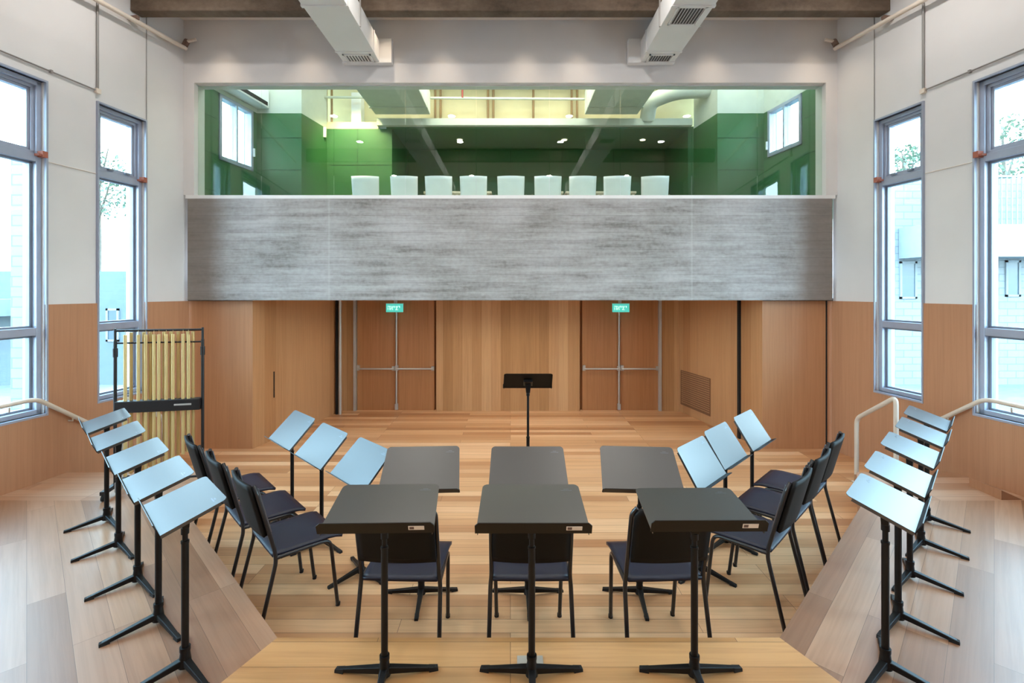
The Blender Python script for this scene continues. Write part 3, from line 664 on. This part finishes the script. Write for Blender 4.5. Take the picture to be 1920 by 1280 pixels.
b = MB(); wbox(b, -1, 6.9, 7.85, 5.06, 5.36, 0.0, 0.22); b.xf(T).build('casing', 'white_paint', t, bevel=0.02)
b = MB(); wbox(b, -1, 6.95, 7.8, 5.09, 5.15, 0.2, 0.225); b.xf(T).build('air_slot', 'black', t)
# white armchairs in a row, their backs towards the hall
def white_chair():
    t = thing('armchair', '', 'chair')
    MB().grid(lambda u, v: ((u - 0.5) * (0.43 + 0.02 * v), -0.2 - 0.07 * v - 0.05 * (1 - (2 * u - 1) ** 2), 0.5 + 0.4 * v - (0.05 * (1 - (2 * u - 1) ** 2)) * (1 - v)), 10, 8, 0.025).build('backrest', 'shell_white', t)
    MB().grid(lambda u, v: ((u - 0.5) * 0.46, -0.22 + 0.44 * v, 0.45 + 0.02 * (2 * u - 1) ** 2 - 0.015 * v), 8, 6, 0.03).build('seat', 'seat_olive', t)
    for s in (-1, 1):
        MB().tube(round_path([(s * 0.2, -0.22, 0.56), (s * 0.255, -0.12, 0.62), (s * 0.26, 0.14, 0.64), (s * 0.235, 0.16, 0.45)], 0.05), 0.017, 8).build('armrest', 'seat_olive', t)
    MB().tube([(0, 0, 0.06), (0, 0, 0.44)], 0.028, 12).build('column', 'steel', t)
    for k in range(5):
        a = 2 * math.pi * k / 5
        MB().tube([(0, 0, 0.1), (0.27 * math.cos(a), 0.27 * math.sin(a), 0.06)], [0.025, 0.015], 8).tube([(0.27 * math.cos(a), 0.27 * math.sin(a) - 0.012, 0.027), (0.27 * math.cos(a), 0.27 * math.sin(a) + 0.012, 0.027)], 0.026, 12).build('base_arm', 'steel', t)
    return t
wc = white_chair(); reg(wc)
ordn = ['first', 'second', 'third', 'fourth', 'fifth', 'sixth', 'seventh', 'eighth', 'ninth']
for i, (px, rz) in enumerate(((684, 4), (757, 3), (822, 2), (888, 0), (958, 0), (1027, 0), (1093, -2), (1159, -5), (1231, -8))):
    o = wc if i == 0 else copy_tree(wc)
    o.location = ((px - CX) * 8.0 / F, 8.22, CF); o.rotation_euler = (0, 0, R(rz))
    o['label'] = 'white low-backed armchair behind the glass, %s from the left in the row' % ordn[i]; o['group'] = 'white armchairs behind the glass'
for (xa, xb, lab) in ((795, 922, 'pale cream table behind the white armchairs, left one'), (1018, 1056, 'small pale cream table behind the sixth white armchair'), (1060, 1192, 'pale cream table behind the white armchairs, right one')):
    x0, x1 = (xa - CX) * 8.7 / F, (xb - CX) * 8.7 / F
    t = thing('table', lab, 'table', ((x0 + x1) / 2, 8.95, CF), 0, 'cream tables behind the glass')
    w = (x1 - x0) / 2
    MB().box((-w, -0.3, 0.76), (w, 0.3, 0.8)).build('tabletop', 'table_cream', t, bevel=0.006)
    MB().box((-w + 0.03, -0.28, 0.35), (w - 0.03, -0.26, 0.76)).build('front_panel', 'table_cream', t)
    for sx in (-1, 1):
        for sy in (-1, 1): MB().box((sx * (w - 0.05) - 0.02, sy * 0.25 - 0.02, 0), (sx * (w - 0.05) + 0.02, sy * 0.25 + 0.02, 0.76)).build('leg', 'steel', t)
for px, d, lab in ((997, 9.6, 'dark red chair back between the white armchairs'), (1066, 9.55, 'red chair back behind the right cream table')):
    t = thing('red_chair', lab, 'chair', ((px - CX) * d / F, d, CF), 0, 'red chairs behind the glass')
    MB().box((-0.22, 0.15, 0.5), (0.22, 0.2, 0.88)).build('backrest', 'red_thing', t, bevel=0.02); MB().box((-0.22, -0.22, 0.42), (0.22, 0.2, 0.48)).build('seat', 'red_thing', t, bevel=0.02)
    for sx in (-1, 1):
        for sy in (-1, 1): MB().tube([(sx * 0.19, sy * 0.17, 0), (sx * 0.19, sy * 0.17, 0.43)], 0.012, 8).build('leg', 'steel', t)
# ------------------------------------------------------------------ music stands
def make_stand(hc, tilt, sticker=False, k=1.0, dk='desk'):
    """origin on the floor under the post; the player sits towards -Y"""
    t = thing('music_stand', '', 'music stand')
    ct, st = math.cos(R(tilt)), math.sin(R(tilt))
    DW, DH = 0.255 * k, 0.166 * k
    Mx = Matrix(((1, 0, 0, 0), (0, ct, -st, 0), (0, st, ct, hc), (0, 0, 0, 1)))
    MB().tube([(0, 0, 0.02), (0, 0, 0.095)], [0.03, 0.021], 14).tube([(0, 0, 0.095), (0, 0, 0.115)], 0.024, 14).build('hub', 'stand_black', t)
    for a in (-90, 12, 168):
        c, s = math.cos(R(a)), math.sin(R(a))
        def P(r, w, z): return Vector((c * r - s * w, s * r + c * w, z))
        m = MB()
        L = 0.245
        m.hexa([P(0.01, -0.017, 0.03), P(L, -0.011, 0.0), P(L, 0.011, 0.0), P(0.01, 0.017, 0.03), P(0.01, -0.017, 0.062), P(L, -0.011, 0.018), P(L, 0.011, 0.018), P(0.01, 0.017, 0.062)])
        lo = m.build('leg', 'stand_black', t, bevel=0.004)
        MB().hexa([P(L - 0.035, -0.013, 0.0), P(L + 0.01, -0.012, 0.0), P(L + 0.01, 0.012, 0.0), P(L - 0.035, 0.013, 0.0), P(L - 0.035, -0.013, 0.023), P(L + 0.008, -0.012, 0.016), P(L + 0.008, 0.012, 0.016), P(L - 0.035, 0.013, 0.023)]).build('rubber_foot', 'rubber', lo)
    zl = 0.62
    MB().tube([(0, 0, 0.1), (0, 0, zl)], 0.0165, 14).tube([(0, 0, zl), (0, 0, zl + 0.012)], 0.0185, 14).build('lower_post', 'stand_black', t)
    MB().tube([(0, 0, zl + 0.01), (0, 0, hc - 0.05)], 0.0125, 12).build('upper_post', 'stand_black', t)
    nk = MB().hexa([(-0.02, -0.015, hc - 0.12), (0.02, -0.015, hc - 0.12), (0.02, 0.015, hc - 0.12), (-0.02, 0.015, hc - 0.12), (-0.03, -0.02, hc - 0.03), (0.03, -0.02, hc - 0.03), (0.03, 0.02, hc - 0.03), (-0.03, 0.02, hc - 0.03)])
    nk.tube([(0, 0, hc - 0.15), (0, 0, hc - 0.12)], 0.018, 12)
    b2 = MB().box((-0.045, -0.05, -0.034), (0.045, 0.05, -0.004)).xf(Mx); nk.add(b2.v, b2.f)
    nk.build('neck_bracket', 'stand_black', t, bevel=0.003)
    # desk plate with rounded upper corners
    r = 0.028; pts = [(-DW, -DH, 0), (DW, -DH, 0)]
    for (cx, cy, a0) in ((DW - 0.012 - r, DH - r, 0), (-DW + 0.012 + r, DH - r, 90)):
        pts += [(cx + r * math.cos(R(a0 + k * 15)), cy + r * math.sin(R(a0 + k * 15)), 0) for k in range(7)]
    d = MB().prism(pts, (0, 0, 0.003)).xf(Mx).build(dk, dk, t)
    for q in (-1, 1):
        MB().prism([(q * (DW - 0.006), -DH, -0.002), (q * (DW - 0.009), -DH, -0.002), (q * (DW - 0.021), DH - 0.03, -0.002), (q * (DW - 0.018), DH - 0.03, -0.002)], (0, 0, -0.014)).xf(Mx).build('side_flange', dk, d)
    # lip: the ledge that carries the sheets
    lp = MB().prism([(-DW - 0.004, 0, -0.004), (DW + 0.004, 0, -0.004), (DW + 0.004, 0, 0.04), (DW - 0.012, 0, 0.056), (-DW + 0.012, 0, 0.056), (-DW - 0.004, 0, 0.04)], (0, -0.004, 0))
    lp.xf(Mx @ Matrix.Translation((0, -DH, 0)) @ Matrix.Rotation(R(8), 4, 'X'))
    l = lp.build('lip', 'stand_black', t)
    mk = MB().box((DW - 0.105, DH - 0.052, 0.0032), (DW - 0.05, DH - 0.046, 0.0036)).box((DW - 0.09, DH - 0.042, 0.0032), (DW - 0.065, DH - 0.036, 0.0036)).xf(Mx); mk.build('maker_mark', 'chair_strip', d)
    if sticker:
        S = Mx @ Matrix.Translation((0, -DH, 0)) @ Matrix.Rotation(R(8), 4, 'X')
        so = MB().box((0.145, -0.0055, 0.016), (0.215, -0.0042, 0.038)).xf(S).build('label_sticker', 'sticker', l)
        so['label'] = 'small white property sticker on the lip'
        MB().box((0.15, -0.006, 0.02), (0.17, -0.0056, 0.034)).xf(S).build('sticker_print', 'sticker_print', so)
    reg(t); return t
def put(o, p, rz, label, group): o.location = p; o.rotation_euler = (0, 0, R(rz)); o['label'] = label; o['group'] = group
def stand_row(hc, tilt, spots, group, sticker=False, proto=None, k=1.0):
    st = proto or make_stand(hc, tilt, sticker, k)
    for i, (p, rz, lab) in enumerate(spots):
        put(st if (i == 0 and not proto) else copy_tree(st), p, rz, lab, group)
    return st
# front row, on the tier with their lips towards the camera
fd = F * (H - ZT) / (1272 - CY) + 0.0
fs = [(721, 1.5, 'black music stand at the lower left front, before the left dark chair'), (997, 0, 'black music stand in the middle of the front row'), ]
stand_row(0.82, 14, [(Vector(((px - CX) * fd / F, fd, ZT)), rz, lab) for px, rz, lab in fs], 'front row of music stands', True)
stand_row(0.815, 9, [(Vector(((1302 - CX) * fd / F, fd, ZT)), 0.5, 'black music stand at the lower right front, its desk almost level')], 'front row of music stands', True)
# second row, before the three middle chairs
stand_row(0.885, 38, [(Vector((fl(790, 1117).x, 3.36, 0)), 3, 'dark music stand facing the left middle chair'), (Vector((fl(990, 1117).x, 3.36, 0)), 0, 'dark music stand facing the middle chair'), (Vector((fl(1199, 1117).x, 3.36, 0)), -4, 'dark music stand facing the right middle chair')], 'second row of music stands', k=1.06)
# left inner row
ls = [fl(677, 1076), fl(603, 1020), Vector((-2.03, 4.5, 0))]
stand_row(0.835, 44, [(p, -45, 'blue-sheened music stand on the stage floor at left, %s' % w) for p, w in zip(ls, ('nearest of three', 'middle of three', 'farthest of three'))], 'left inner music stands')
rs = [fl(1315, 1073), fl(1360, 1019), Vector((2.248, 4.5, 0))]
stand_row(0.835, 56, [(p, 45, 'blue-sheened music stand on the stage floor at right, %s' % w) for p, w in zip(rs, ('nearest of three', 'middle of three', 'farthest of three'))], 'right inner music stands', k=0.95)
five = ('nearest to the camera', 'second from the camera', 'third from the camera', 'fourth from the camera', 'farthest from the camera')
lt = [fl(px, py + 8, ZT) for px, py in ((347, 1247), (297, 1160), (258, 1085), (222, 1020), (200, 970))]
stand_row(0.815, 16.5, [(p, -45, 'blue-sheened music stand on the left tier, ' + w) for p, w in zip(lt, five)], 'music stands on the left tier', k=0.84)
rt = [fl(px, py + 8, ZT) for px, py in ((1660, 1250), (1684, 1156), (1706, 1076), (1727, 1016), (1738, 970))]
stand_row(0.835, 19, [(p, 45, 'blue-sheened music stand on the right tier, ' + w) for p, w in zip(rt, five)], 'music stands on the right tier', k=0.82)
# conductor's stand, seen from behind
o = make_stand(1.20, 35, dk='stand_matt'); put(o, ((990 - CX) * 4.94 / F, 4.94, 0), 180, 'tall black conductor music stand seen from behind, alone in mid stage', 'conductor stand')
del o['group']

# ------------------------------------------------------------------ black orchestra chairs
def make_chair():
    """origin on the floor, faces +Y"""
    t = thing('orchestra_chair', '', 'chair')
    def seat(u, v):
        x = (u - 0.5) * (0.455 - 0.03 * (1 - v)); w = (2 * u - 1) ** 2
        return (x, -0.2 + 0.44 * v, 0.498 - 0.010 * (1 - w) * math.sin(math.pi * min(1, v * 1.15 + 0.05)) - 0.03 * max(0, v - 0.8) ** 2 * 14)
    MB().grid(seat, 12, 10, 0.018).build('seat', 'chair_shell', t)
    # backrest shell between two leaning uprights
    def yb(z): return -0.185 - (z - 0.5) * 0.26
    def back(u, v):
        z = 0.625 + 0.32 * v; c = 1 - (2 * u - 1) ** 2
        hw = 0.212 - 0.03 * max(0, (v - 0.86) / 0.14) ** 2
        return ((u - 0.5) * 2 * hw, yb(z) - 0.012 - 0.02 * c, z)
    bo = MB().grid(back, 12, 10, -0.022).build('backrest', 'chair_back', t)
    for s in (-1, 1):
        st = MB().tube([(s * 0.214, yb(0.64) + 0.012, 0.64), (s * 0.212, yb(0.925) + 0.012, 0.925)], 0.006, 6); so = st.build('edge_strip', 'chair_strip', bo); so['label'] = 'grey edge strip'
        MB().tube(round_path([(s * 0.195, yb(0.95), 0.942), (s * 0.222, yb(0.915), 0.905), (s * 0.222, yb(0.51), 0.51), (s * 0.228, -0.185, 0.45), (s * 0.238, -0.295, 0.0)], 0.06), 0.0125, 10).build('rear_leg', 'chair_tube', t)
        fl_ = MB().tube(round_path([(s * 0.225, -0.18, 0.475), (s * 0.215, 0.16, 0.47), (s * 0.205, 0.215, 0.0)], 0.06), 0.0125, 10).build('front_leg', 'chair_tube', t)
    MB().tube([(-0.225, -0.15, 0.47), (0.225, -0.15, 0.47)], 0.011, 8).tube([(-0.212, 0.1, 0.468), (0.212, 0.1, 0.468)], 0.011, 8).build('cross_tube', 'chair_tube', t)
    for s in (-1, 1):
        for (x, y) in ((0.238, -0.295), (0.205, 0.215)):
            MB().tube([(s * x, y, 0.0), (s * (x - 0.0003), y + 0.003, 0.022)], 0.0145, 10).build('foot_cap', 'rubber', t)
    reg(t); return t
ch = make_chair()
fy = 0.215
def from_front(cx, cy, rz):                # front feet centre -> origin
    return Vector((cx + math.sin(R(rz)) * fy, cy - math.cos(R(rz)) * fy, 0))
chairs = [(from_front(0.115, 3.15, 0), 0, 'black chair in the middle, behind the central front music stand', 'middle row of black chairs'),
          (from_front(-0.615, 3.15, -1), -2, 'black chair at middle left, behind the left front music stand', 'middle row of black chairs'),
          (from_front(0.855, 3.15, 3), 3, 'black chair at middle right, behind the right front music stand', 'middle row of black chairs')]
for (cx, cy), w in zip(((-1.31, 3.42), (-1.72, 3.80), (-2.13, 4.18)), ('nearest of three', 'middle of three', 'farthest of three')):
    chairs.append((from_front(cx, cy, -45), -47, 'black chair at the foot of the left tier, ' + w, 'black chairs by the left tier'))
for (cx, cy), w in zip(((1.49, 3.475), (1.875, 3.87), (2.243, 4.255)), ('nearest of three', 'middle of three', 'farthest of three')):
    chairs.append((from_front(cx, cy, 45), 45, 'black chair at the foot of the right tier, ' + w, 'black chairs by the right tier'))
for i, (p, rz, lab, g) in enumerate(chairs): put(ch if i == 0 else copy_tree(ch), p, rz, lab, g)

# ------------------------------------------------------------------ tubular bells on the left tier
cl = fl(216, 924, ZT); cr = Vector(((380 - CX) * (cl.y * 1.035) / F, cl.y * 1.035, ZT))
ux = (cr - cl); W = ux.length; ang = math.atan2(ux.y, ux.x)
t = thing('tubular_bells', 'set of brass tubular bells in a black frame by the left window', 'tubular bells', cl.lerp(cr, 0.5), ang)
hw = W / 2; ztop = H - (620 - CY) * cl.y / F - ZT
for s in (-1, 1):
    MB().tube([(s * hw, 0, 0.09), (s * hw, 0, ztop - 0.09)], 0.014, 10).tube([(s * hw, 0, ztop - 0.24), (s * hw, 0, ztop - 0.16)], 0.02, 10).tube(round_path([(s * hw, 0, ztop - 0.1), (s * (hw + 0.0), 0.0, ztop + 0.02)], 0.02), 0.011, 8).build('post', 'chime_black', t)
    ft = MB().box((s * hw - 0.02, -0.2, 0.055), (s * hw + 0.02, 0.2, 0.09)).build('foot', 'chime_black', t, bevel=0.004)
    for sy in (-1, 1): MB().tube([(s * hw - 0.01, sy * 0.18, 0.028), (s * hw + 0.01, sy * 0.18, 0.028)], 0.027, 12).build('caster', 'rubber', ft)
MB().tube([(-hw, 0, ztop), (hw, 0, ztop)], 0.011, 10).build('top_bar', 'chime_black', t)
MB().tube([(-hw, 0.012, ztop - 0.115), (hw, 0.012, ztop - 0.115)], 0.008, 10).build('hanging_rail', 'chime_black', t)
MB().tube([(-hw, 0, 0.1), (hw, 0, 0.1)], 0.011, 10).build('bottom_bar', 'chime_black', t)
zb1 = ztop - (752 - 620) * cl.y / F; zb0 = zb1 - 0.105
MB().box((-hw + 0.01, -0.045, zb0), (hw - 0.01, 0.04, zb1)).build('damper_box', 'chime_black', t, bevel=0.006)
lb_ = MB().box((hw * 0.38, -0.0465, zb0 + 0.05), (hw * 0.78, -0.0455, zb0 + 0.066)).build('name_strip', 'steel', t); lb_['label'] = 'thin pale name strip on the damper box'
pd = MB().box((-hw * 0.86, -0.11, 0.045), (-hw * 0.78, -0.03, 0.13)).tube([(-hw * 0.82, -0.03, 0.12), (-hw * 0.82, -0.01, zb0)], 0.006, 8).build('damper_pedal', 'steel', t)
xs = [230, 264, 346, 378, 412, 438, 486, 530, 560, 596, 624, 657, 690, 750, 778, 800, 828]
for k, x in enumerate(xs):
    u = -hw + 2 * hw * (x - 135) / (925 - 135); sharp = k in (1, 3, 5, 8, 10, 12, 14, 16)
    z0 = 0.15 + 0.22 * k / len(xs); y = 0.02 if sharp else -0.014
    zt = ztop - 0.03 if sharp else ztop - 0.05
    tb = MB().tube([(u, y, z0), (u, y, zt)], 0.0138, 12).build('chime_tube', 'brass', t)
    MB().tube([(u, y, zt), (u, y, zt + 0.012)], 0.0145, 12).tube([(u, y, zt + 0.01), (u, y, ztop)], 0.0015, 6).build('cap', 'brass', tb)

# floor outlet plate on the front tier
p = fl(994, 1241, ZT)
t = thing('floor_outlet', 'small pale metal outlet plate set in the front tier boards', 'floor outlet', p)
MB().box((-0.065, -0.035, 0.0), (0.065, 0.035, 0.008)).build('plate', 'plate', t, bevel=0.002)
MB().box((-0.05, -0.022, 0.008), (-0.003, 0.022, 0.011)).box((0.003, -0.022, 0.008), (0.05, 0.022, 0.011)).build('lid', 'plate', t)

wd = MB().prism([(0, 0, 0), (0.19, 0, 0), (0, 0, 0.085)], (0, 0.3, 0)).build('floor_wedge', 'wainscot')
wd.location = (4.345, 4.28, ZT); tag(wd, 'small brown wooden wedge on the right landing near the wall', 'wedge')
# ------------------------------------------------------------------ lamps
def area(name, loc, size, power, color, rot=(0, 0, 0), sizey=None, spread=180):
    l = bpy.data.lights.new(name, 'AREA'); l.energy = power; l.color = color; l.shape = 'RECTANGLE' if sizey else 'DISK'; l.size = size
    if sizey: l.size_y = sizey
    l.spread = R(spread)
    o = bpy.data.objects.new(name, l); COL.objects.link(o); o.location = loc; o.rotation_euler = rot; return o
def spot(name, loc, power, color, angle, rot=(0, 0, 0), blend=0.6, r=0.04):
    l = bpy.data.lights.new(name, 'SPOT'); l.energy = power; l.color = color; l.spot_size = R(angle); l.spot_blend = blend; l.shadow_soft_size = r
    o = bpy.data.objects.new(name, l); COL.objects.link(o); o.location = loc; o.rotation_euler = rot; return o
def lamp_fixture():
    t = thing('downlight', '', 'ceiling light')
    MB().tube([(0, 0, -0.012), (0, 0, 0.0)], 0.065, 20).build('ring', 'lamp_ring', t)
    MB().tube([(0, 0, -0.016), (0, 0, -0.012)], 0.048, 20).build('lens', 'lamp', t)
    reg(t); return t
lf_ = lamp_fixture(); used = [False]
def place_lamp(p, lab, group):
    o = copy_tree(lf_) if used[0] else lf_
    used[0] = True; o.location = p; o['label'] = lab; o['group'] = group
WARM, NEUT = (1.0, 0.80, 0.58), (1.0, 0.955, 0.90)
for i, px in enumerate((395, 565, 720, 825, 985, 1088, 1225, 1350, 1545)):
    x = (px - CX) * 6.1 / F
    if 1.6 < abs(x) < 2.2: continue
    place_lamp((x, 6.1, CEIL), 'small round downlight in the ceiling strip before the upper wall, at %s' % ('the far left', 'left', '', 'left of centre', 'centre', 'right of centre', '', 'right', 'the far right')[i], 'downlights before the upper wall')
    spot('wall_wash', (x, 6.1, CEIL - 0.03), 34, WARM, 78, (0, 0, 0), 1.0, 0.05)
for i, (px, d) in enumerate(((862, 9.2), (1058, 9.2), (1205, 9.2))):
    x = (px - CX) * d / F
    place_lamp((x, d, GT), 'round downlight in the green niche ceiling, %s of three' % ('left', 'middle', 'right')[i], 'downlights in the green niche')
    spot("niche_light", (x, d, GT - 0.03), 5, WARM, 120)
for x in (-2.2, -0.9, 0.0, 0.9, 2.2):
    spot('soffit_light', (x, 7.7, 2.07), 26, WARM, 150, (R(-8), 0, 0), 1.0)
spot('bay_light', (-2.75, 7.75, 5.75), 420, (1.0, 0.86, 0.45), 70, (R(32), 0, 0), 0.8, 0.1)
area('upper_room_light', (0.0, 7.9, 5.85), 5.0, 120, (1.0, 0.94, 0.82), (0, 0, 0), 0.6)
area('upper_room_light', (-3.6, 7.2, 5.85), 0.8, 14, (0.95, 1.0, 0.95), (0, 0, 0), 0.6)
area('upper_room_light', (3.6, 7.2, 5.85), 0.8, 14, (0.95, 1.0, 0.95), (0, 0, 0), 0.6)
for y in (-2.0, -0.3, 1.4, 3.1, 4.8):
    for x in (-3.6, -1.2, 1.2, 3.6):
        place_lamp((x, y, CEIL), 'round downlight in the hall ceiling overhead, above the frame', 'hall ceiling downlights')
        area('hall_light', (x, y, CEIL - 0.02), 0.14, 17, NEUT)

# ------------------------------------------------------------------ outside
struct(MB().box((-60, -30, -1.0), (60, 60, -0.6)).build('ground', 'ground'))
def building(name, label, x0, x1, d, zt, mat, wins, slabs=(), rail=None, deep=5.0):
    t = thing(name, label, 'building', ((x0 + x1) / 2, d, -0.6)); T = Matrix.Translation(-t.location)
    MB().box((x0, d, -0.6), (x1, d + deep, zt)).xf(T).build('facade', mat, t)
    for (a, b, za, zb) in wins:
        f = MB()
        for (p, q, r, s_) in ((a, b, za, za + 0.06), (a, b, zb - 0.06, zb), (a, a + 0.06, za, zb), (b - 0.06, b, za, zb)): f.box((p, d - 0.04, r), (q, d + 0.02, s_))
        fo = f.xf(T).build('window_frame', 'ext_white', t)
        MB().box((a + 0.06, d - 0.02, za + 0.06), (b - 0.06, d - 0.005, zb - 0.06)).xf(T).build('pane', 'ext_glass', fo)
    for (a, b, za, zb, mt) in slabs: MB().box((a, d - 0.9, za), (b, d - 0.02, zb)).xf(T).build('balcony', mt, t)
    if rail:
        a, b, za, zb = rail; m = MB(); n = int((b - a) / 0.14)
        for k in range(n + 1): m.box((a + k * (b - a) / n - 0.015, d - 0.86, za), (a + k * (b - a) / n + 0.015, d - 0.83, zb))
        m.box((a, d - 0.87, zb), (b, d - 0.82, zb + 0.05)); m.xf(T).build('railing', 'ext_white', t)
X = lambda px, d: (px - CX) * d / F
Z = lambda py, d: H - (py - CY) * d / F
D = 14.0
building('apartment_house', 'pale brick house with a balcony outside the right windows', X(1640, D), X(2300, D), D, Z(335, D), 'brick',
         [(X(1686, D), X(1718, D), Z(560, D), Z(490, D)), (X(1884, D), X(1912, D), Z(556, D), Z(488, D))],
         [(X(1684, D), X(2300, D), Z(485, D), Z(428, D), 'ext_white')], (X(1684, D), X(2300, D), Z(428, D), Z(345, D)))
building('apartment_house', 'grey and white house outside the left windows', X(-400, D), X(232, D), D, Z(508, D), 'ext_grey',
         [(X(200, D), X(224, D), Z(640, D), Z(578, D)), (X(-60, D), X(-20, D), Z(640, D), Z(578, D))], [(X(-400, D), X(60, D), Z(590, D), Z(560, D), 'ext_white')])
building('brick_house', 'white brick wall close outside the left windows', X(20, 9.5), X(72, 9.5), 9.5, Z(300, 9.5), 'brick', [], deep=0.4)
def tree(label, x, y, z0, h, r, seed):
    rnd = random.Random(seed)
    t = thing('tree', label, 'tree', (x, y, z0), 0, 'trees outside')
    m = MB().tube([(0, 0, 0), (0.1, 0, h * 0.5), (0.05, 0.1, h * 0.85)], [0.16, 0.11, 0.04], 8)
    for k in range(6):
        a = rnd.uniform(0, 6.28); m.tube([(0.05, 0, h * (0.4 + 0.06 * k)), (r * 0.6 * math.cos(a), r * 0.6 * math.sin(a), h * (0.6 + 0.06 * k))], [0.06, 0.02], 6)
    m.build('trunk', 'bark', t)
    f = MB()
    for k in range(1500):
        a, b_ = rnd.uniform(0, 6.28), math.acos(rnd.uniform(-1, 1)); q = r * rnd.uniform(0.35, 1) ** 0.6
        c = Vector((q * math.sin(b_) * math.cos(a), q * math.sin(b_) * math.sin(a), h * 0.75 + 0.8 * q * math.cos(b_)))
        u = Vector((rnd.uniform(-1, 1), rnd.uniform(-1, 1), rnd.uniform(-1, 1))).normalized(); w = u.cross(Vector((0.3, 0.5, 0.8))).normalized()
        s = rnd.uniform(0.06, 0.13)
        f.add([c - u * s, c + w * s * 0.5, c + u * s, c - w * s * 0.5], [(0, 1, 2, 3)])
    f.build('foliage', 'leaf', t)
tree('leafy tree behind the brick house at right', X(1715, 20), 20.5, -0.6, Z(240, 20) + 1.2, 1.7, 3)
tree('leafy tree behind the balcony railing at far right', X(1905, 20), 20.5, -0.6, Z(200, 20) + 1.4, 2.2, 4)
tree('leafy tree outside the large left window', X(20, 17), 20.5, -0.6, Z(200, 17) + 1.0, 1.8, 5)

# ------------------------------------------------------------------ sky, camera, view
w = bpy.data.worlds.new('sky'); scene.world = w; w.use_nodes = True
nt = w.node_tree; bg = nt.nodes['Background']
tc = N(nt, 'ShaderNodeTexCoord'); sp = N(nt, 'ShaderNodeSeparateXYZ'); nt.links.new(tc.outputs['Generated'], sp.inputs[0])
rp = N(nt, 'ShaderNodeValToRGB'); nt.links.new(sp.outputs['Z'], rp.inputs['Fac'])
rp.color_ramp.elements[0].color = (0.78, 0.90, 1.0, 1); rp.color_ramp.elements[1].color = (0.38, 0.66, 1.0, 1); rp.color_ramp.elements[1].position = 0.7
nt.links.new(rp.outputs['Color'], bg.inputs['Color']); bg.inputs['Strength'].default_value = 25.0
cam = bpy.data.cameras.new('camera'); cam.sensor_fit = 'HORIZONTAL'; cam.sensor_width = 36; cam.lens = 36 * F / 1920
cam.shift_x = (960 - CX) / 1920; cam.shift_y = (CY - 640) / 1920; cam.clip_start = 0.05
co = bpy.data.objects.new('camera', cam); COL.objects.link(co); co.location = (0, 0, H); co.rotation_euler = (R(90), 0, 0)
scene.camera = co
vs = scene.view_settings
vs.view_transform = 'Standard'; vs.look = 'None'; vs.gamma = 1.0; vs.exposure = 0.03; vs.use_curve_mapping = False
